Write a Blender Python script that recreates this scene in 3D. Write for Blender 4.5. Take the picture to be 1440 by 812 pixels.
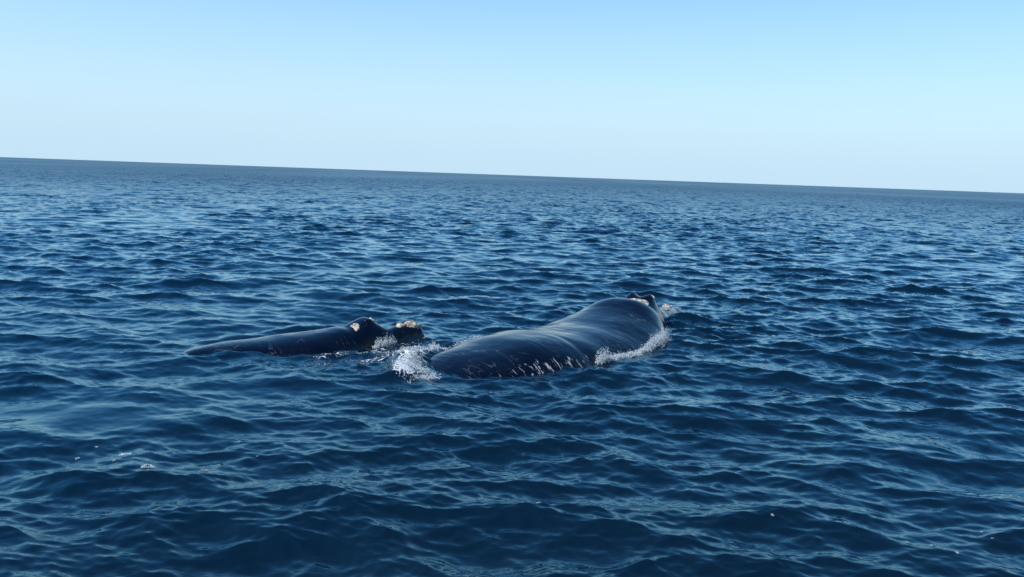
import bpy, math, random
import numpy as np
from mathutils import Matrix, Vector

scene = bpy.context.scene
COL = scene.collection
for o in list(bpy.data.objects):
    bpy.data.objects.remove(o)

# ------------------------------------------------------------------ camera
CAM_H = 4.0
cam_data = bpy.data.cameras.new('camera')
cam_data.sensor_width = 36.0
cam_data.lens = 36.0 * 1152.0 / 1440.0
cam_data.clip_start = 0.1
cam_data.clip_end = 80000.0
cam = bpy.data.objects.new('camera', cam_data)
COL.objects.link(cam)
PITCH, ROLL = math.radians(7.878), math.radians(2.028)
cam.matrix_world = (Matrix.Translation((0, 0, CAM_H))
                    @ Matrix.Rotation(math.pi / 2 - PITCH, 4, 'X')
                    @ Matrix.Rotation(ROLL, 4, 'Z'))
scene.camera = cam

# ------------------------------------------------------------------ sky and sun
SUN_EL, SUN_AZ = math.radians(48), math.radians(-120)    # azimuth clockwise from +Y
world = bpy.data.worlds.new('World')
scene.world = world
world.use_nodes = True
wn = world.node_tree
wn.nodes.clear()
sky = wn.nodes.new('ShaderNodeTexSky')
sky.sky_type = 'NISHITA'
sky.sun_disc = False
sky.sun_elevation = SUN_EL
sky.sun_rotation = SUN_AZ
sky.altitude = 0
sky.air_density = 1.0
sky.dust_density = 0.0
sky.ozone_density = 2.0
# clear sky, washed out by sea haze in the lowest few degrees all round the horizon
tc = wn.nodes.new('ShaderNodeTexCoord')
sep = wn.nodes.new('ShaderNodeSeparateXYZ')
wn.links.new(tc.outputs['Generated'], sep.inputs[0])
ramp = wn.nodes.new('ShaderNodeValToRGB')
ramp.color_ramp.interpolation = 'B_SPLINE'
els = ramp.color_ramp.elements
els[0].position = 0.0; els[0].color = (1, 1, 1, 1)
els[1].position = 0.75; els[1].color = (0, 0, 0, 1)
for p, v in ((0.05, 0.96), (0.11, 0.74), (0.19, 0.58), (0.34, 0.20)):
    e = els.new(p); e.color = (v, v, v, 1)
wn.links.new(sep.outputs['Z'], ramp.inputs[0])
hs = wn.nodes.new('ShaderNodeHueSaturation')
hs.inputs['Hue'].default_value = 0.500
hs.inputs['Saturation'].default_value = 1.5
hs.inputs['Value'].default_value = 1.0
wn.links.new(sky.outputs[0], hs.inputs['Color'])
hz = wn.nodes.new('ShaderNodeMix'); hz.data_type = 'RGBA'
wn.links.new(ramp.outputs[0], hz.inputs['Factor'])
wn.links.new(hs.outputs[0], hz.inputs[6])
hz.inputs[7].default_value = (2.7, 3.78, 4.6, 1)
bg = wn.nodes.new('ShaderNodeBackground')
bg.inputs['Strength'].default_value = 0.10
wo = wn.nodes.new('ShaderNodeOutputWorld')
wn.links.new(hz.outputs[2], bg.inputs['Color'])
wn.links.new(bg.outputs[0], wo.inputs['Surface'])

sun_data = bpy.data.lights.new('sun', 'SUN')
sun_data.energy = 3.0
sun_data.angle = math.radians(0.53)
sun_data.color = (1.0, 0.96, 0.90)
sun = bpy.data.objects.new('sun', sun_data)
COL.objects.link(sun)
sdir = Vector((math.sin(SUN_AZ) * math.cos(SUN_EL), math.cos(SUN_AZ) * math.cos(SUN_EL), math.sin(SUN_EL)))
sun.rotation_euler = sdir.to_track_quat('Z', 'Y').to_euler()
sun.location = (-30, 10, 40)

scene.render.engine = 'CYCLES'
scene.view_settings.view_transform = 'Standard'
scene.view_settings.look = 'None'
scene.view_settings.exposure = 1.03
scene.view_settings.gamma = 1.0
scene.view_settings.use_curve_mapping = False
scene.cycles.max_bounces = 6
scene.cycles.sample_clamp_indirect = 2.0
scene.cycles.use_denoising = False

# ------------------------------------------------------------------ helpers
def sstep(a, b, x):
    t = np.clip((x - a) / (b - a), 0, 1)
    return t * t * (3 - 2 * t)

def mesh_from(name, verts, faces_flat, nper, smooth=True):
    """fast mesh from numpy arrays; every face has nper corners"""
    me = bpy.data.meshes.new(name)
    verts = np.ascontiguousarray(verts, dtype=np.float32)
    f = np.ascontiguousarray(faces_flat, dtype=np.int32).ravel()
    nf = len(f) // nper
    me.vertices.add(len(verts))
    me.vertices.foreach_set('co', verts.ravel())
    me.loops.add(len(f))
    me.loops.foreach_set('vertex_index', f)
    me.polygons.add(nf)
    me.polygons.foreach_set('loop_start', np.arange(0, nf * nper, nper, dtype=np.int32))
    me.update(calc_edges=True)
    if smooth:
        me.polygons.foreach_set('use_smooth', np.ones(nf, dtype=bool))
    return me

def fattr(me, name, values):
    a = me.attributes.new(name, 'FLOAT', 'POINT')
    a.data.foreach_set('value', np.ascontiguousarray(values, dtype=np.float32).ravel())

def link(name, me, mat=None, parent=None, **props):
    o = bpy.data.objects.new(name, me)
    COL.objects.link(o)
    if mat:
        me.materials.append(mat)
    if parent:
        o.parent = parent
    for k, v in props.items():
        o[k] = v
    return o

def seg_dist(X, Y, pts):
    """distance to a polyline, the fraction along it and the signed side"""
    best = np.full(X.shape, 1e9); frac = np.zeros(X.shape); side = np.zeros(X.shape)
    n = len(pts) - 1
    for i in range(n):
        ax, ay = pts[i]; bx, by = pts[i + 1]
        dx, dy = bx - ax, by - ay
        L2 = dx * dx + dy * dy
        t = np.clip(((X - ax) * dx + (Y - ay) * dy) / L2, 0, 1)
        ex, ey = X - (ax + t * dx), Y - (ay + t * dy)
        d = np.hypot(ex, ey)
        m = d < best
        best = np.where(m, d, best)
        frac = np.where(m, (i + t) / n, frac)
        side = np.where(m, np.sign(dx * ey - dy * ex), side)
    return best, frac, side

def vnoise(seed):
    """smooth 3-D value noise on numpy arrays"""
    r = np.random.default_rng(seed).random((32, 32, 32)) * 2 - 1
    def f(x, y, z):
        xi, yi, zi = np.floor(x).astype(int), np.floor(y).astype(int), np.floor(z).astype(int)
        u, v, w = x - xi, y - yi, z - zi
        u, v, w = u*u*(3-2*u), v*v*(3-2*v), w*w*(3-2*w)
        out = 0
        for a in (0, 1):
            for b in (0, 1):
                for c in (0, 1):
                    out = out + r[(xi+a) & 31, (yi+b) & 31, (zi+c) & 31] * (u if a else 1-u) * (v if b else 1-v) * (w if c else 1-w)
        return out
    return f
VN = vnoise(5)

# node helpers
class NT:
    def __init__(self, name):
        self.m = bpy.data.materials.new(name)
        self.m.use_nodes = True
        self.t = self.m.node_tree
        self.b = self.t.nodes['Principled BSDF']
    def n(self, kind, **kw):
        nd = self.t.nodes.new('ShaderNode' + kind)
        for k, v in kw.items():
            setattr(nd, k, v)
        return nd
    def l(self, a, b):
        self.t.links.new(a, b)
    def math(self, op, a, b=None, clamp=False):
        nd = self.n('Math', operation=op, use_clamp=clamp)
        for i, v in enumerate((a, b)):
            if v is None: continue
            if isinstance(v, (int, float)): nd.inputs[i].default_value = v
            else: self.l(v, nd.inputs[i])
        return nd.outputs[0]
    def ramp(self, v, a, b, lo=0.0, hi=1.0, smooth=True):
        nd = self.n('MapRange', interpolation_type='SMOOTHSTEP' if smooth else 'LINEAR')
        self.l(v, nd.inputs[0])
        for i, x in zip((1, 2, 3, 4), (a, b, lo, hi)):
            nd.inputs[i].default_value = x
        return nd.outputs[0]
    def noise(self, vec, scale, detail=2.0, rough=0.5, dist=0.0):
        nd = self.n('TexNoise')
        nd.inputs['Scale'].default_value = scale
        nd.inputs['Detail'].default_value = detail
        nd.inputs['Roughness'].default_value = rough
        nd.inputs['Distortion'].default_value = dist
        if vec is not None: self.l(vec, nd.inputs['Vector'])
        return nd.outputs[0]
    def mapping(self, vec, scale=(1, 1, 1), rot=(0, 0, 0)):
        nd = self.n('Mapping')
        nd.inputs['Scale'].default_value = scale
        nd.inputs['Rotation'].default_value = rot
        self.l(vec, nd.inputs['Vector'])
        return nd.outputs[0]
    def mix(self, f, a, b):
        nd = self.n('Mix', data_type='RGBA')
        self.l(f, nd.inputs['Factor'])
        for s, v in ((nd.inputs[6], a), (nd.inputs[7], b)):
            if isinstance(v, tuple): s.default_value = v + (1.0,)
            else: self.l(v, s)
        return nd.outputs[2]
    def attr(self, name):
        return self.n('Attribute', attribute_name=name).outputs['Fac']
    def bump(self, h, strength=1.0, dist=1.0, normal=None):
        nd = self.n('Bump')
        nd.inputs['Strength'].default_value = strength
        nd.inputs['Distance'].default_value = dist
        self.l(h, nd.inputs['Height'])
        if normal is not None: self.l(normal, nd.inputs['Normal'])
        return nd.outputs[0]

# ------------------------------------------------------------------ materials
def mat_sea():
    N = NT('sea_water')
    geo = N.n('NewGeometry').outputs['Position']
    foam = N.attr('foam')
    # wind ripples too small for the mesh
    rA = N.noise(N.mapping(geo, (1.0, 1.9, 1.0), (0, 0, 0.25)), 3.2, 3.0, 0.55, 0.4)
    rB = N.noise(N.mapping(geo, (1.0, 2.2, 1.0), (0, 0, -0.45)), 8.5, 2.0, 0.5, 0.6)
    calm = N.attr('calm')
    h = N.math('ADD', N.math('MULTIPLY', rA, RIP_A), N.math('MULTIPLY', rB, RIP_B))
    h = N.math('MULTIPLY', h, calm)
    # lacy foam
    c = N.noise(N.mapping(geo, (1, 1, 1)), 7.0, 5.0, 0.62, 1.2)
    vor = N.n('TexVoronoi', feature='DISTANCE_TO_EDGE')
    warp = N.n('VectorMath', operation='ADD')
    wsc = N.n('VectorMath', operation='SCALE'); wsc.inputs['Scale'].default_value = 0.35
    nz = N.n('TexNoise'); nz.inputs['Scale'].default_value = 4.0
    N.l(geo, nz.inputs['Vector']); N.l(nz.outputs[1], wsc.inputs[0])
    N.l(geo, warp.inputs[0]); N.l(wsc.outputs[0], warp.inputs[1])
    N.l(warp.outputs[0], vor.inputs['Vector']); vor.inputs['Scale'].default_value = 6.0
    lace = N.ramp(vor.outputs['Distance'], 0.0, 0.16, 1.0, 0.0)
    v = N.math('ADD', N.math('MULTIPLY', c, 0.75), N.math('MULTIPLY', lace, 0.22))
    thr = N.math('SUBTRACT', 0.98, N.math('MULTIPLY', foam, 0.72))
    mask = N.math('SUBTRACT', v, thr)
    mask = N.ramp(mask, -0.02, 0.16)
    mask = N.math('MULTIPLY', mask, N.ramp(foam, 0.02, 0.12), clamp=True)
    h2 = N.math('ADD', h, N.math('MULTIPLY', N.math('MULTIPLY', mask, c), 0.05))
    nrm = N.bump(h2)
    # the mirror of the surface (2 % head-on, bluish at a slant) over the light that comes back up from the deep
    N.b.inputs['Metallic'].default_value = 1.0
    N.b.inputs['Base Color'].default_value = (0.034, 0.034, 0.034, 1)
    N.b.inputs['Specular Tint'].default_value = EDGE + (1,)
    N.l(N.attr('fine_chop'), N.b.inputs['Roughness'])
    N.l(nrm, N.b.inputs['Normal'])
    deep = N.n('BsdfDiffuse'); deep.inputs['Color'].default_value = WATER + (1,)
    N.l(nrm, deep.inputs['Normal'])
    add = N.n('AddShader'); N.l(N.b.outputs[0], add.inputs[0]); N.l(deep.outputs[0], add.inputs[1])
    fb = N.n('BsdfDiffuse'); fb.inputs['Color'].default_value = (0.60, 0.63, 0.64, 1); N.l(nrm, fb.inputs['Normal'])
    mx = N.n('MixShader')
    N.l(N.math('MULTIPLY', mask, 0.85), mx.inputs[0]); N.l(add.outputs[0], mx.inputs[1]); N.l(fb.outputs[0], mx.inputs[2])
    N.l(mx.outputs[0], N.t.nodes['Material Output'].inputs['Surface'])
    return N.m

EDGE = (0.70, 0.93, 1.0)
RIP_A, RIP_B = 0.007, 0.0014
WATER = (0.0018, 0.0070, 0.0140)

def mat_skin(streaks):
    N = NT('wet_whale_skin' if streaks else 'wet_calf_skin')
    u, v = N.attr('along'), N.attr('around')     # metres along the spine / round the girth
    cx = N.n('CombineXYZ'); N.l(u, cx.inputs[0]); N.l(v, cx.inputs[1])
    uv = cx.outputs[0]
    obj = N.n('TexCoord').outputs['Object']
    mott = N.noise(obj, 1.6, 4.0, 0.6)
    base = N.mix(N.ramp(mott, 0.3, 0.7), (0.0014, 0.0018, 0.0055), (0.0034, 0.0042, 0.0100))
    # thin old scratches and scuffed patches
    sc = N.noise(N.mapping(uv, (3.2, 0.9, 1), (0, 0, 0.5)), 1.0, 3.0, 0.6, 0.8)
    line = N.ramp(N.math('ABSOLUTE', N.math('SUBTRACT', sc, 0.5)), 0.0, 0.012, 1.0, 0.0)
    where = N.ramp(N.noise(obj, 1.7, 2.0), 0.48, 0.66)
    base = N.mix(N.math('MULTIPLY', line, where), base, (0.060, 0.064, 0.074))
    # run-off lines round the girth, skin folds, and a film of water that is thinner in places
    run = N.noise(N.mapping(uv, (4.5, 0.45, 1), (0, 0, 0.12)), 1.0, 3.0, 0.55, 0.5)
    fine = N.noise(N.mapping(uv, (12.0, 0.8, 1), (0, 0, 0.08)), 1.0, 3.0, 0.6, 0.5)
    fold = N.noise(obj, 2.6, 3.0, 0.5)
    h = N.math('ADD', N.math('MULTIPLY', run, 0.045), N.math('MULTIPLY', fine, 0.006))
    h = N.math('ADD', h, N.math('MULTIPLY', fold, 0.055))
    h = N.math('MULTIPLY', h, N.ramp(N.noise(obj, 0.8, 2.0), 0.35, 0.65, 0.25, 1.0))
    film = N.ramp(N.math('ADD', N.math('MULTIPLY', N.noise(obj, 1.3, 3.0), 0.5), N.math('MULTIPLY', fine, 0.5)), 0.38, 0.62, 0.04, 0.14)
    if streaks:
        # pale scuffs on the rear flank
        s1 = N.noise(N.mapping(uv, (12.0, 2.4, 1), (0, 0, 0.30)), 1.0, 4.0, 0.68, 0.6)
        zone = N.attr('scuff')
        m = N.ramp(N.math('ADD', s1, N.math('MULTIPLY', zone, 0.30)), 0.86, 0.915)
        m = N.math('MULTIPLY', m, zone, clamp=True)
        base = N.mix(m, base, (0.255, 0.265, 0.285))
        rough2 = N.math('ADD', film, N.math('MULTIPLY', m, 0.3))
        N.l(rough2, N.b.inputs['Roughness'])
    else:
        N.l(film, N.b.inputs['Roughness'])
    N.l(base, N.b.inputs['Base Color'])
    N.b.inputs['IOR'].default_value = 1.34
    N.b.inputs['Coat Weight'].default_value = 0.12
    N.b.inputs['Coat Roughness'].default_value = 0.07
    N.b.inputs['Coat IOR'].default_value = 1.4
    bn = N.bump(h, 0.38)
    N.l(bn, N.b.inputs['Normal']); N.l(bn, N.b.inputs['Coat Normal'])
    return N.m

def mat_callosity():
    N = NT('callosity')
    obj = N.n('TexCoord').outputs['Object']
    a = N.noise(obj, 9.0, 5.0, 0.65)
    b = N.noise(obj, 32.0, 3.0, 0.6)
    c1 = N.mix(N.ramp(a, 0.38, 0.62), (0.16, 0.125, 0.08), (0.52, 0.46, 0.37))
    c2 = N.mix(N.ramp(b, 0.28, 0.46), (0.05, 0.045, 0.04), c1)
    N.l(c2, N.b.inputs['Base Color'])
    N.b.inputs['Roughness'].default_value = 0.55
    N.l(N.bump(N.math('ADD', a, N.math('MULTIPLY', b, 0.4)), 0.8, 0.04), N.b.inputs['Normal'])
    return N.m

def mat_plain(name, col, rough, bump=None):
    N = NT(name)
    geo = N.n('NewGeometry').outputs['Position']
    nz = N.noise(geo, 14.0, 3.0)
    k = tuple(min(1, c * 0.75) for c in col)
    N.l(N.mix(N.ramp(nz, 0.3, 0.7), k, col), N.b.inputs['Base Color'])
    N.b.inputs['Roughness'].default_value = rough
    N.b.inputs['IOR'].default_value = 1.33
    return N

M_SEA = mat_sea()
M_SKIN = mat_skin(True)
M_CALF = mat_skin(False)
M_CALL = mat_callosity()
_f = mat_plain('white_water', (0.58, 0.66, 0.70), 0.4); _f.b.inputs['Alpha'].default_value = 0.40; M_FOAM = _f.m
M_NOSTRIL = mat_plain('nostril_dark', (0.006, 0.006, 0.008), 0.3).m

# ------------------------------------------------------------------ shapes of the two bodies (the sea needs their waterlines)
def cubic(xs, ys, x):
    """monotone-ish cubic through the given points"""
    xs = np.asarray(xs, float); ys = np.asarray(ys, float)
    m = np.gradient(ys, xs)
    i = np.clip(np.searchsorted(xs, x) - 1, 0, len(xs) - 2)
    h = xs[i + 1] - xs[i]; t = (x - xs[i]) / h
    return ((2*t**3 - 3*t**2 + 1) * ys[i] + (t**3 - 2*t**2 + t) * h * m[i]
            + (-2*t**3 + 3*t**2) * ys[i + 1] + (t**3 - t**2) * h * m[i + 1])

ADULT_SPINE = [(4.92, 25.0), (4.1, 23.65), (3.42, 22.55), (2.77, 21.45), (1.83, 19.95), (0.58, 18.38), (-0.65, 17.15), (-1.55, 16.2), (-2.65, 15.0), (-4.0, 13.6)]
CALF_SPINE = [(-2.1, 19.85), (-2.6, 19.6), (-3.4, 19.15), (-4.5, 18.4), (-5.6, 17.75), (-6.6, 17.2), (-7.6, 16.75), (-8.6, 16.4)]

class Whale:
    def __init__(self, spine, st, extra=None):
        sp = np.array(spine)
        d = np.concatenate([[0], np.cumsum(np.hypot(*np.diff(sp, axis=0).T))])
        self.d, self.sp, self.st, self.extra = d, sp, np.array(st), extra
        self.len = self.st[-1, 0]
    def point(self, t, phi):
        """t metres from the snout tip, phi = 0 on the back, + towards the whale's right"""
        t = np.asarray(t, float)
        tc = np.clip(t, 0, self.d[-1])
        e = 0.02
        x, y = cubic(self.d, self.sp[:, 0], tc), cubic(self.d, self.sp[:, 1], tc)
        tx = cubic(self.d, self.sp[:, 0], np.clip(tc - e, 0, None)) - cubic(self.d, self.sp[:, 0], np.clip(tc + e, 0, self.d[-1]))
        ty = cubic(self.d, self.sp[:, 1], np.clip(tc - e, 0, None)) - cubic(self.d, self.sp[:, 1], np.clip(tc + e, 0, self.d[-1]))
        n = np.hypot(tx, ty) + 1e-9; tx, ty = tx / n, ty / n
        x = x - tx * (t - tc); y = y - ty * (t - tc)
        s = self.st
        zt, w, zc, hl = (cubic(s[:, 0], s[:, k], t) for k in (1, 2, 3, 4))
        hu = zt - zc
        cp, sn = np.cos(phi), np.sin(phi)
        lat = w * np.sign(sn) * np.abs(sn) ** 0.86
        up = np.where(cp >= 0, hu, hl) * np.sign(cp) * np.abs(cp) ** 0.80
        if self.extra is not None:
            a, b = self.extra(t, phi, lat, up)
            lat, up = lat * a, np.where(cp >= 0, up * a, up) + b
        return np.stack([x + ty * lat, y - tx * lat, zc + up], -1)
    def build(self, name, nt, nphi, mat, parent, scuff=None):
        t = np.linspace(self.st[0, 0], self.len, nt)
        ph = np.linspace(-np.pi, np.pi, nphi, endpoint=False)
        T, PH = np.meshgrid(t, ph, indexing='ij')
        V = self.point(T, PH).reshape(-1, 3)
        i = np.arange(nt - 1)[:, None]; j = np.arange(nphi)[None, :]; jn = (j + 1) % nphi
        q = np.stack([i*nphi + j, i*nphi + jn, (i+1)*nphi + jn, (i+1)*nphi + j], -1).reshape(-1, 4)
        me = mesh_from(name, V, q, 4)
        fattr(me, 'along', T); fattr(me, 'around', PH * 1.5)
        fattr(me, 'scuff', scuff(T, PH) if scuff else T * 0)
        return link(name, me, mat, parent)
    def patch(self, name, t0, p0, rt, rp, hgt, seed, mat, parent, n=26, lump=7.0, ang=0.0):
        """a lumpy growth on the skin, an island of radius rt (along) x rp (radians round)"""
        rad = np.linspace(0, 1, n); a = np.linspace(0, 2*np.pi, 2*n, endpoint=False)
        RD, AA = np.meshgrid(rad, a, indexing='ij')
        edge = 1 + 0.22 * VN(np.cos(AA)*1.7 + seed, np.sin(AA)*1.7, 0*AA + seed*3.1) + 0.12 * VN(np.cos(AA)*4 + seed, np.sin(AA)*4, 0*AA)
        lx = RD * edge * np.cos(AA); ly = RD * edge * np.sin(AA)
        c, s = math.cos(ang), math.sin(ang)
        T = t0 + rt * (lx * c - ly * s); PH = p0 + rp * (lx * s + ly * c)
        P = self.point(T, PH)
        e = 0.01
        nrm = np.cross(self.point(T + e, PH) - P, self.point(T, PH + e) - P)
        nrm /= np.linalg.norm(nrm, axis=-1, keepdims=True) + 1e-12
        nrm *= np.where(nrm[..., 2:3] < 0, -1, 1)
        body = sstep(0, 0.35, 1 - RD)
        q = P * lump
        bumps = 0.6 + 0.5 * VN(q[..., 0], q[..., 1], q[..., 2]) + 0.35 * VN(q[..., 0]*2.7, q[..., 1]*2.7, q[..., 2]*2.7)
        off = -0.02 * (1 - body) + hgt * body * np.clip(bumps, 0.1, 2)
        V = (P + nrm * off[..., None]).reshape(-1, 3)
        na = 2 * n
        i = np.arange(n - 1)[:, None]; j = np.arange(na)[None, :]; jn = (j + 1) % na
        f = np.stack([i*na + j, (i+1)*na + j, (i+1)*na + jn, i*na + jn], -1).reshape(-1, 4)
        return link(name, mesh_from(name, V, f, 4), mat, parent)

def g2(t, phi, t0, p0, rt, rp):
    return np.exp(-(((t - t0) / rt) ** 2 + ((phi - p0) / rp) ** 2))

# ---- adult: t, top z, half width, centre z, lower height
ADULT_ST = [(-0.80, -0.15, 0.05, -0.28, 0.10), (-0.65, 0.02, 0.20, -0.28, 0.20), (-0.3, 0.11, 0.30, -0.28, 0.30), (0.1, 0.14, 0.34, -0.28, 0.40), (0.5, 0.21, 0.40, -0.30, 0.55), (1.0, 0.26, 0.50, -0.40, 0.8),
            (1.7, 0.35, 0.66, -0.50, 1.0), (2.4, 0.60, 0.86, -0.60, 1.2), (3.0, 0.70, 1.02, -0.65, 1.35), (3.6, 0.81, 1.32, -0.70, 1.45),
            (4.4, 0.62, 1.62, -0.72, 1.5), (5.4, 0.455, 1.84, -0.75, 1.55), (6.6, 0.39, 1.93, -0.80, 1.5), (7.6, 0.42, 1.90, -0.85, 1.4),
            (8.6, 0.44, 1.78, -0.85, 1.25), (9.6, 0.34, 1.54, -0.80, 1.05), (10.5, 0.12, 1.38, -0.80, 0.85), (11.6, -0.45, 0.85, -1.05, 0.55),
            (12.8, -0.90, 0.38, -1.25, 0.35), (13.6, -1.15, 0.55, -1.32, 0.14), (14.1, -1.25, 1.9, -1.32, 0.06), (14.5, -1.30, 2.3, -1.33, 0.03), (14.7, -1.325, 0.1, -1.33, 0.01)]
def adult_extra(t, phi, lat, up):
    # fold in the skin behind the shoulders, with the fuller rear flank behind it
    line = 7.75 + 0.10 * np.sin(phi * 2) + 0.25 * (phi / 1.3) ** 2
    a = 1 + 0.022 * sstep(-0.2, 0.16, t - line) * (1 - sstep(0.3, 1.6, t - line)) - 0.004 * np.exp(-((t - line + 0.08) / 0.07) ** 2)
    a = a + 0.006 * np.sin(t * 5.1 + phi * 2) * sstep(4, 6, t) * (1 - sstep(10, 12, t))
    # blowhole mound: two raised lips with a groove between and a step down to the snout
    b = 0.13 * g2(t, phi, 2.32, 0.30, 0.30, 0.20) + 0.13 * g2(t, phi, 2.38, -0.30, 0.30, 0.20)
    b = b + 0.16 * g2(t, phi, 2.40, 0, 0.45, 0.5) - 0.10 * g2(t, phi, 3.05, 0, 0.28, 0.7)
    b = b - 0.07 * g2(t, phi, 2.3, 0.0, 0.40, 0.14)
    return a, b
adult = Whale(ADULT_SPINE, ADULT_ST, adult_extra)
# ---- calf
CALF_ST = [(0.0, -0.05, 0.05, -0.15, 0.10), (0.10, 0.18, 0.20, -0.15, 0.20), (0.30, 0.31, 0.30, -0.18, 0.3), (0.6, 0.31, 0.36, -0.22, 0.4),
           (0.95, 0.25, 0.46, -0.28, 0.5), (1.25, 0.36, 0.54, -0.32, 0.55), (1.55, 0.45, 0.60, -0.35, 0.6), (2.0, 0.38, 0.70, -0.36, 0.65), (2.5, 0.31, 0.82, -0.38, 0.7),
           (3.0, 0.28, 0.92, -0.40, 0.72), (3.6, 0.24, 0.94, -0.42, 0.7), (4.3, 0.19, 0.86, -0.44, 0.62), (4.9, 0.16, 0.74, -0.46, 0.5), (5.5, 0.06, 0.54, -0.5, 0.36),
           (6.2, -0.30, 0.28, -0.52, 0.2), (6.6, -0.40, 0.30, -0.58, 0.08), (6.9, -0.54, 0.9, -0.58, 0.03), (7.1, -0.575, 0.1, -0.58, 0.01)]
def calf_extra(t, phi, lat, up):
    b = 0.08 * g2(t, phi, 1.50, 0.25, 0.24, 0.34) + 0.08 * g2(t, phi, 1.50, -0.25, 0.24, 0.34)
    b = b - 0.045 * g2(t, phi, 1.98, 0.2, 0.16, 0.9)
    a = 1 + 0.006 * np.sin(t * 6.0 + phi * 2) * sstep(2, 3, t)
    return a, b
calf = Whale(CALF_SPINE, CALF_ST, calf_extra)

def waterline(w, t0, t1, n, side=1, push=0.0):
    """where the skin meets the still sea between t0 and t1, as a list of x, y"""
    out = []
    ph = np.linspace(0.02, 2.2, 400) * side
    for t in np.linspace(t0, t1, n):
        P = w.point(np.full(400, t), ph)
        k = np.argmax(P[:, 2] < 0.0)
        c = w.point(np.array([t]), np.array([0.0]))[0]
        d = P[k, :2] - c[:2]; L = np.hypot(*d) + 1e-9
        out.append(tuple(P[k, :2] + d / L * push))
    return out

# ------------------------------------------------------------------ waves
WIND = math.radians(-103)        # direction the waves run to (towards the camera, a little to the left)
def wave_tile(L, Nn, seed, lam_lo, lam_hi, rot, soft=1.25):
    """one periodic tile of a wind sea limited to wavelengths lam_lo..lam_hi (metres)"""
    rng = np.random.default_rng(seed)
    k1 = np.fft.fftfreq(Nn, L / Nn) * 2 * np.pi
    KX, KY = np.meshgrid(k1, k1, indexing='ij')
    K = np.hypot(KX, KY); K[0, 0] = 1e-6
    lam = 2 * np.pi / K
    band = sstep(lam_lo / soft, lam_lo * soft, lam) * (1 - sstep(lam_hi / soft, lam_hi * soft, lam))
    kp = 2 * np.pi / LAM_PEAK
    S = K ** -3.9 * np.exp(-1.1 * (kp / K) ** 2)
    th = np.arctan2(KY, KX) - (WIND - rot)
    spread = 0.045 + np.maximum(np.cos(th), 0) ** 5 + 0.30 * np.maximum(np.cos(th - 0.6), 0) ** 8
    S = S * spread * band
    S[0, 0] = 0
    spec = np.sqrt(S) * (rng.normal(size=S.shape) + 1j * rng.normal(size=S.shape)) * (2 * np.pi / L)
    h = np.fft.ifft2(spec) * Nn * Nn
    dx = np.fft.ifft2(1j * KX / K * spec) * Nn * Nn
    dy = np.fft.ifft2(1j * KY / K * spec) * Nn * Nn
    return L, Nn, rot, h.real.astype(np.float32), dx.real.astype(np.float32), dy.real.astype(np.float32)

def sample(tile, X, Y):
    L, Nn, rot, h, dx, dy = tile
    c, s = math.cos(rot), math.sin(rot)
    u = (X * c + Y * s) * (Nn / L); v = (-X * s + Y * c) * (Nn / L)
    iu, iv = np.floor(u), np.floor(v)
    fu, fv = (u - iu).astype(np.float32), (v - iv).astype(np.float32)
    i0 = iu.astype(np.int64) % Nn; j0 = iv.astype(np.int64) % Nn
    i1 = (i0 + 1) % Nn; j1 = (j0 + 1) % Nn
    w = ((1-fu)*(1-fv), fu*(1-fv), (1-fu)*fv, fu*fv)
    def g(a): return a[i0, j0]*w[0] + a[i1, j0]*w[1] + a[i0, j1]*w[2] + a[i1, j1]*w[3]
    a, b = g(dx), g(dy)
    return g(h), a * c - b * s, a * s + b * c

LAM_PEAK = 2.5
AMP = 0.095
TILES = [(wave_tile(173.0, 512, 11, 2.2, 40.0, 0.35), 2.15, 1.2),
         (wave_tile(37.3, 1024, 23, 0.55, 2.2, -0.2), 1.12, 1.15),
         (wave_tile(13.7, 1024, 37, 0.10, 0.55, 0.1), 0.82, 0.9)]

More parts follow.
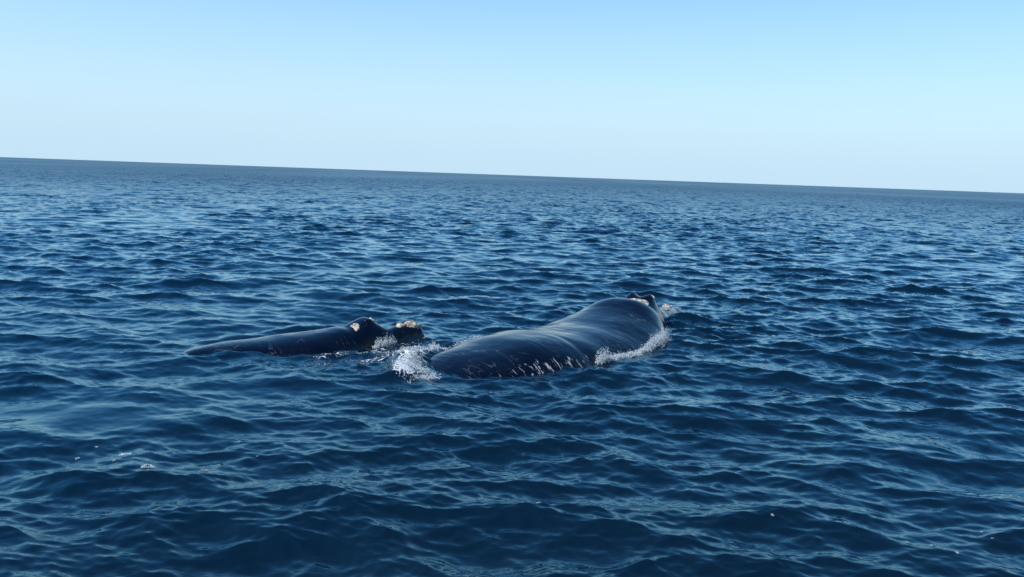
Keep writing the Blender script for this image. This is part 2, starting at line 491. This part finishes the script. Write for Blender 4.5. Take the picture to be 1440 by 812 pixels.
# places that shape the water: (polyline, width) ...
def water(X, Y):
    """displacement of the sea at rest position X, Y: dx, dy, z, foam, calm"""
    X = X.astype(np.float64); Y = Y.astype(np.float64)
    R = np.hypot(X, Y)
    # gusts and slicks
    gust = 0.88 + 0.65 * VN(X / 7.0, Y / 11.0, 0 * X + 3.3) + 0.4 * VN(X / 31.0, Y / 60.0, 0 * X + 9.1)
    gust = np.clip(gust, 0.3, 1.6)
    slick = np.exp(-(((X + 6.9) / 2.6) ** 2 + ((Y - 12.5) / 1.1) ** 2))
    slick += 0.7 * np.exp(-(((X + 4.5) / 1.8) ** 2 + ((Y - 14.6) / 0.8) ** 2))
    slick = np.clip(slick, 0, 1)
    dA, fA, sA = seg_dist(X, Y, ADULT_SPINE[:8])
    dC, fC, sC = seg_dist(X, Y, CALF_SPINE[:6])
    near = np.exp(-(np.minimum(dA / 2.6, dC / 1.8)) ** 2)
    stir = np.exp(-(((X + 2.4) / 1.5) ** 2 + ((Y - 17.4) / 1.3) ** 2))
    stir = stir + 1.3 * np.exp(-(((X - 5.6) / 0.9) ** 2 + ((Y - 22.6) / 1.6) ** 2))
    Z = np.zeros(X.shape); DX = np.zeros(X.shape); DY = np.zeros(X.shape)
    for i, (t, g, chop) in enumerate(TILES):
        h, a, b = sample(t, X, Y)
        k = AMP * g
        if i == 0: m = 1 - 0.45 * near - 0.3 * slick
        elif i == 1: m = (0.3 + 0.7 * gust) * (1 - 0.75 * slick) * (1 - 0.25 * near + 0.5 * stir)
        else: m = gust * (1 - 0.85 * slick) * (1 + 0.9 * stir)
        Z += k * m * h; DX += k * m * chop * a; DY += k * m * chop * b
    # swell of water pushed up by the two bodies
    d, f, s = seg_dist(X, Y, [(-8.6, 18.3), (-7.4, 17.75), (-6.1, 17.05), (-5.0, 16.9)])
    Z += 0.07 * np.exp(-(d / 0.26) ** 2) * np.sin(np.pi * np.clip(f * 0.9 + 0.08, 0, 1))
    d, f, s = seg_dist(X, Y, [(-7.2, 18.3), (-6.0, 19.1), (-4.6, 20.3)])
    Z += 0.10 * np.exp(-(d / 0.35) ** 2) * np.sin(np.pi * np.clip(f, 0, 1))
    d, f, s = seg_dist(X, Y, [(-2.15, 16.0), (-2.05, 17.1), (-1.8, 17.8)])
    Z += 0.22 * np.exp(-(d / 0.36) ** 2)
    # rings running out from the bodies
    for dd, r0, amp, lam in ((dA, 2.5, 0.016, 0.62), (dC, 1.7, 0.011, 0.5)):
        ph = 2 * np.pi * dd / lam + 2.2 * VN(X * 0.8, Y * 0.8, 0 * X + 5.5)
        Z += amp * np.exp(-((dd - r0) / 0.9) ** 2) * np.sin(ph) * np.clip(0.5 + VN(X * 0.35, Y * 0.35, 0 * X + 1.7), 0, 1)
    # foam
    def blob(pts, w, a):
        d, _, _ = seg_dist(X, Y, pts)
        return a * np.exp(-(d / w) ** 2)
    foam = np.zeros(X.shape)
    for pts, w, a in FOAM:
        foam = np.maximum(foam, blob(pts, w, a))
    calm = np.clip((0.45 + 0.6 * gust) * (1 - 0.7 * slick) + 0.4 * stir, 0.1, 1.5)
    return DX, DY, Z, foam, calm

FOAM = [([(-4.3, 16.5), (-3.6, 16.9), (-3.0, 17.0)], 0.30, 0.60),
        (waterline(calf, 1.6, 4.6, 5, 1, 0.05), 0.10, 0.57),
        ([(-2.05, 15.8), (-2.1, 16.8), (-2.0, 17.7)], 0.42, 1.0),        # white water pouring off the adult's tail stock
        ([(-2.9, 16.9), (-2.3, 17.4)], 0.65, 0.74),
        ([(-4.0, 17.4), (-3.2, 17.7), (-2.6, 18.2)], 0.42, 0.74),
        ([(-2.6, 18.8), (-2.0, 19.2)], 0.38, 0.60),
        ([(-3.1, 18.35), (-2.75, 18.9)], 0.28, 0.75),
        (waterline(adult, 10.2, 7.2, 5, -1, 0.12), 0.30, 0.66),
        (waterline(adult, 4.3, 7.6, 6, 1, 0.08), 0.20, 0.80),
        (waterline(adult, 7.8, 10.6, 5, 1, 0.05), 0.12, 0.54),
        ([(-0.3, 14.95), (0.25, 15.0)], 0.2, 0.6),
        ([(4.2, 22.2), (4.8, 23.6)], 0.15, 0.5)]

def make_sea():
    fine = np.radians(np.linspace(-41, 41, 1150))
    coarse = np.radians(np.concatenate([np.linspace(41, 319, 150)[1:-1]]))
    th = np.concatenate([fine, coarse])                       # clockwise from +Y, closed ring
    rr = [1.2]
    while rr[-1] < 40000:
        r = rr[-1]
        q = 0.0040 if 6.5 < r < 420 else (0.0040 + 0.03 * min(1, (r - 420) / 3000) if r >= 420 else 0.03)
        rr.append(r * (1 + q))
    rr = np.array(rr)
    A, Rr = np.meshgrid(th, rr)
    X = Rr * np.sin(A); Y = Rr * np.cos(A)
    DX, DY, Z, foam, calm = water(X, Y)
    fade = 1 - sstep(4000, 12000, Rr)
    V = np.stack([X + DX * fade, Y + DY * fade, Z * fade], -1).reshape(-1, 3)
    nr, nt = X.shape
    i = np.arange(nr - 1)[:, None]; j = np.arange(nt)[None, :]; jn = (j + 1) % nt
    q = np.stack([i * nt + j, i * nt + jn, (i + 1) * nt + jn, (i + 1) * nt + j], -1).reshape(-1, 4)
    q = q[:, ::-1]
    me = mesh_from('sea', V, q, 4)
    fattr(me, 'foam', foam); 
    # waves finer than the mesh can carry, out where it is coarse, become surface roughness and lose their bump
    far = sstep(math.log(28), math.log(420), np.log(Rr))
    fattr(me, 'calm', calm * (1 - 0.7 * far)); fattr(me, 'fine_chop', 0.02 + 0.36 * far * np.clip(0.92 + 0.12 * VN(X / 90.0, Y / 260.0, 0 * X + 2.2), 0.7, 1.1))
    print('sea', nr, nt, len(q) * 2, 'Hs', 4 * np.std(Z[Rr < 200]))
    return link('sea', me, M_SEA, kind='structure')
SEA = make_sea()

# ------------------------------------------------------------------ whales
ra = bpy.data.objects.new('adult_whale', None); COL.objects.link(ra)
ra['label'] = 'large black whale with broad wet back, white splash along its flank'
ra['category'] = 'whale'
ra['group'] = 'whales surfacing together'
def adult_scuff(T, PH):
    return sstep(0.25, 0.85, PH) * (1 - sstep(1.5, 1.8, PH)) * sstep(7.2, 8.0, T) * (1 - sstep(10.6, 11.4, T))
adult.build('body', 420, 220, M_SKIN, ra, adult_scuff)
adult.patch('callosity', 2.84, 0.12, 0.12, 0.34, 0.035, 1.3, M_CALL, ra)
adult.patch('callosity', 2.22, 0.31, 0.13, 0.13, 0.035, 2.9, M_CALL, ra)
adult.patch('callosity', 0.25, -0.05, 0.26, 0.42, 0.07, 4.7, M_CALL, ra)
adult.patch('callosity', 0.85, 0.42, 0.26, 0.16, 0.04, 6.1, M_CALL, ra)
adult.patch('blowhole', 2.46, 0.22, 0.20, 0.055, 0.02, 7.7, M_NOSTRIL, ra, n=12)
adult.patch('blowhole', 2.46, -0.22, 0.20, 0.055, 0.02, 8.7, M_NOSTRIL, ra, n=12)

# ---- calf
rc = bpy.data.objects.new('calf_whale', None); COL.objects.link(rc)
rc['label'] = 'smaller black whale calf with pale callosities on its snout beside the adult'
rc['category'] = 'whale'
rc['group'] = 'whales surfacing together'
calf.build('body', 300, 160, M_CALF, rc)
calf.patch('callosity', 0.32, 0.0, 0.28, 0.75, 0.075, 11.3, M_CALL, rc, lump=10)
calf.patch('callosity', 0.62, 0.1, 0.16, 0.35, 0.05, 12.9, M_CALL, rc, lump=10)
calf.patch('callosity', 1.36, 0.05, 0.10, 0.22, 0.05, 14.1, M_CALL, rc, lump=10)
calf.patch('callosity', 1.86, 0.25, 0.10, 0.35, 0.03, 15.1, M_CALL, rc, lump=10)
calf.patch('blowhole', 1.50, 0.24, 0.16, 0.06, 0.015, 17.7, M_NOSTRIL, rc, n=12)
calf.patch('blowhole', 1.50, -0.24, 0.16, 0.06, 0.015, 18.7, M_NOSTRIL, rc, n=12)

# ------------------------------------------------------------------ splashes and foam
_ico_v = np.array([(0,0,1),(0.894,0,0.447),(0.276,0.851,0.447),(-0.724,0.526,0.447),(-0.724,-0.526,0.447),(0.276,-0.851,0.447),
                   (0.724,0.526,-0.447),(-0.276,0.851,-0.447),(-0.894,0,-0.447),(-0.276,-0.851,-0.447),(0.724,-0.526,-0.447),(0,0,-1)])
_ico_f = np.array([(0,1,2),(0,2,3),(0,3,4),(0,4,5),(0,5,1),(1,6,2),(2,7,3),(3,8,4),(4,9,5),(5,10,1),(2,6,7),(3,7,8),(4,8,9),(5,9,10),(1,10,6),(11,7,6),(11,8,7),(11,9,8),(11,10,9),(11,6,10)])
def drops_mesh(name, C, S, D, rng):
    """many small irregular drops: centres C, sizes S (across, long), long axis D"""
    n = len(C)
    D = D / (np.linalg.norm(D, axis=1, keepdims=True) + 1e-9)
    ref = np.where(np.abs(D[:, 2:3]) < 0.9, [[0, 0, 1.0]], [[1.0, 0, 0]])
    U = np.cross(D, ref); U /= np.linalg.norm(U, axis=1, keepdims=True)
    W = np.cross(D, U)
    base = _ico_v[None] * (1 + 0.35 * rng.normal(size=(n, 12, 1)).clip(-1.5, 1.5))
    V = C[:, None] + base[..., 0:1] * U[:, None] * S[:, None, 0:1] + base[..., 1:2] * W[:, None] * S[:, None, 0:1] + base[..., 2:3] * D[:, None] * S[:, None, 1:2]
    F = _ico_f[None] + (np.arange(n) * 12)[:, None, None]
    return mesh_from(name, V.reshape(-1, 3), F.reshape(-1, 3), 3)

def sea_z(x, y):
    x = np.atleast_1d(np.asarray(x, float)); y = np.atleast_1d(np.asarray(y, float))
    qx, qy = x.copy(), y.copy()
    for _ in range(3):
        dx, dy, z, _, _ = water(qx, qy)
        qx, qy = x - dx, y - dy
    return water(qx, qy)[2]

def splash(name, label, path, width, height, out, n, seed, env=None, up=1.0):
    rng = np.random.default_rng(seed)
    p = np.array(path)
    d = np.concatenate([[0], np.cumsum(np.hypot(*np.diff(p, axis=0).T))])
    # clumps: jets rise from scattered roots
    nj = max(14, n // 60)
    root = rng.random(nj * 8)
    if env is not None: root = root[rng.random(nj * 8) < np.clip(env(root), 0, 1) ** 1.5]
    root = root[:nj]; nj = len(root)
    jh = height * (0.25 + 0.9 * rng.random(nj) ** 1.6)
    k = rng.integers(0, nj, n)
    fr = np.clip(root[k] + rng.normal(size=n) * 0.35 / nj ** 0.5 * 0.35, 0, 1)
    e = np.ones(n) if env is None else env(fr)
    q = rng.random(n) ** 1.7                              # how far up its jet
    s = fr * d[-1]
    x = np.interp(s, d, p[:, 0]); y = np.interp(s, d, p[:, 1])
    lx, ly = out
    spread = rng.normal(size=n) * width * (0.35 + 0.5 * q) + width * 1.1 * q
    al = np.array([p[-1, 0] - p[0, 0], p[-1, 1] - p[0, 1]]); al /= np.hypot(*al)
    x = x + lx * spread + al[0] * rng.normal(size=n) * 0.03
    y = y + ly * spread + al[1] * rng.normal(size=n) * 0.03
    z = sea_z(x, y) + jh[k] * e * q * up + rng.normal(size=n) * 0.015
    size = (0.003 + 0.0105 * rng.random(n) ** 2.2) * (1.3 - 0.75 * q)
    long = size * (1 + 4.5 * rng.random(n) ** 2)
    D = np.stack([lx * 0.5 + rng.normal(size=n) * 0.5, ly * 0.5 + rng.normal(size=n) * 0.5, np.abs(rng.normal(size=n)) * 0.9 + 0.1], -1)
    me = drops_mesh(name, np.stack([x, y, z], -1), np.stack([size, long], -1), D, rng)
    return link(name, me, M_FOAM, label=label, category='splash', kind='stuff')

RIGHT = (0.75, -0.66)
splash('splash', 'white spray breaking along the large whale\'s flank', waterline(adult, 7.7, 4.5, 8, 1, 0.02), 0.08, 0.34, RIGHT, 17000, 3,
       env=lambda f: 0.22 + 0.78 * np.clip(np.exp(-((f - 0.03) / 0.07) ** 2) + sstep(0.45, 0.75, f) * 1.0 + 0.3 * np.exp(-((f - 0.3) / 0.1) ** 2), 0, 1.1))
splash('splash', 'white water pouring off the large whale\'s rear back', [(-1.5, 15.6), (-1.85, 16.3), (-2.05, 17.0), (-1.95, 17.7)], 0.26, 0.07, (-0.8, -0.5), 3600, 5)
splash('splash', 'small spray between the calf\'s blowholes and snout', [(-3.1, 18.55), (-2.75, 18.95)], 0.07, 0.24, (0.5, -0.85), 2600, 7)
splash('splash', 'froth on the far side of the large whale', waterline(adult, 10.0, 7.4, 6, -1, 0.05), 0.09, 0.13, (-0.75, 0.66), 3000, 9)

# ------------------------------------------------------------------ drifting flecks of foam
def fleck(x, y, w, seed, label, ring=False, group=None):
    rng = np.random.default_rng(seed)
    n = int(40 + 700 * w)
    r = np.sqrt(rng.random(n)); a = rng.random(n) * 2 * np.pi
    if ring: r = 0.55 + 0.45 * r
    r = r * (1 + 0.25 * np.sin(3 * a + seed))
    px, py = x + r * np.cos(a) * w / 2, y + r * np.sin(a) * w * 0.42
    z = sea_z(px, py) + 0.004 + 0.006 * rng.random(n)
    s = w * (0.035 + 0.05 * rng.random(n))
    D = rng.normal(size=(n, 3)) * 0.4 + np.array([0, 0, 1.0])
    me = drops_mesh('foam_fleck', np.stack([px, py, z], -1) - np.array([x, y, 0]), np.stack([s, s * 0.7], -1), D, rng)
    p = dict(label=label, category='foam')
    if group: p['group'] = group
    o = link('foam_fleck', me, M_FOAM, **p)
    o.location = (x, y, 0)
    return o
fleck(-5.27, 10.89, 0.15, 1, 'white bubbly foam clump drifting beside a smooth slick of water', group='foam drifting on the sea')
fleck(-4.67, 10.28, 0.16, 2, 'white foam ring with dark water holes in it, drifting on the sea', ring=True, group='foam drifting on the sea')
for k, (x, y, w) in enumerate([(-5.87, 10.77, .06), (-5.79, 11.13, .05), (-5.23, 10.49, .05), (-3.93, 10.31, .06), (-3.92, 11.55, .03), (-3.19, 11.41, .04), (-3.47, 10.99, .03),
                               (0.41, 9.48, .05), (0.22, 9.49, .025), (-5.8, 9.21, .04), (3.22, 9.39, .04), (4.6, 8.87, .04), (4.84, 8.8, .035), (5.01, 8.58, .04), (5.65, 9.23, .035), (5.65, 9.01, .03)]):
    fleck(x, y, w, 50 + k, 'tiny pale fleck of foam drifting on the dark sea', group='tiny foam flecks on the sea')
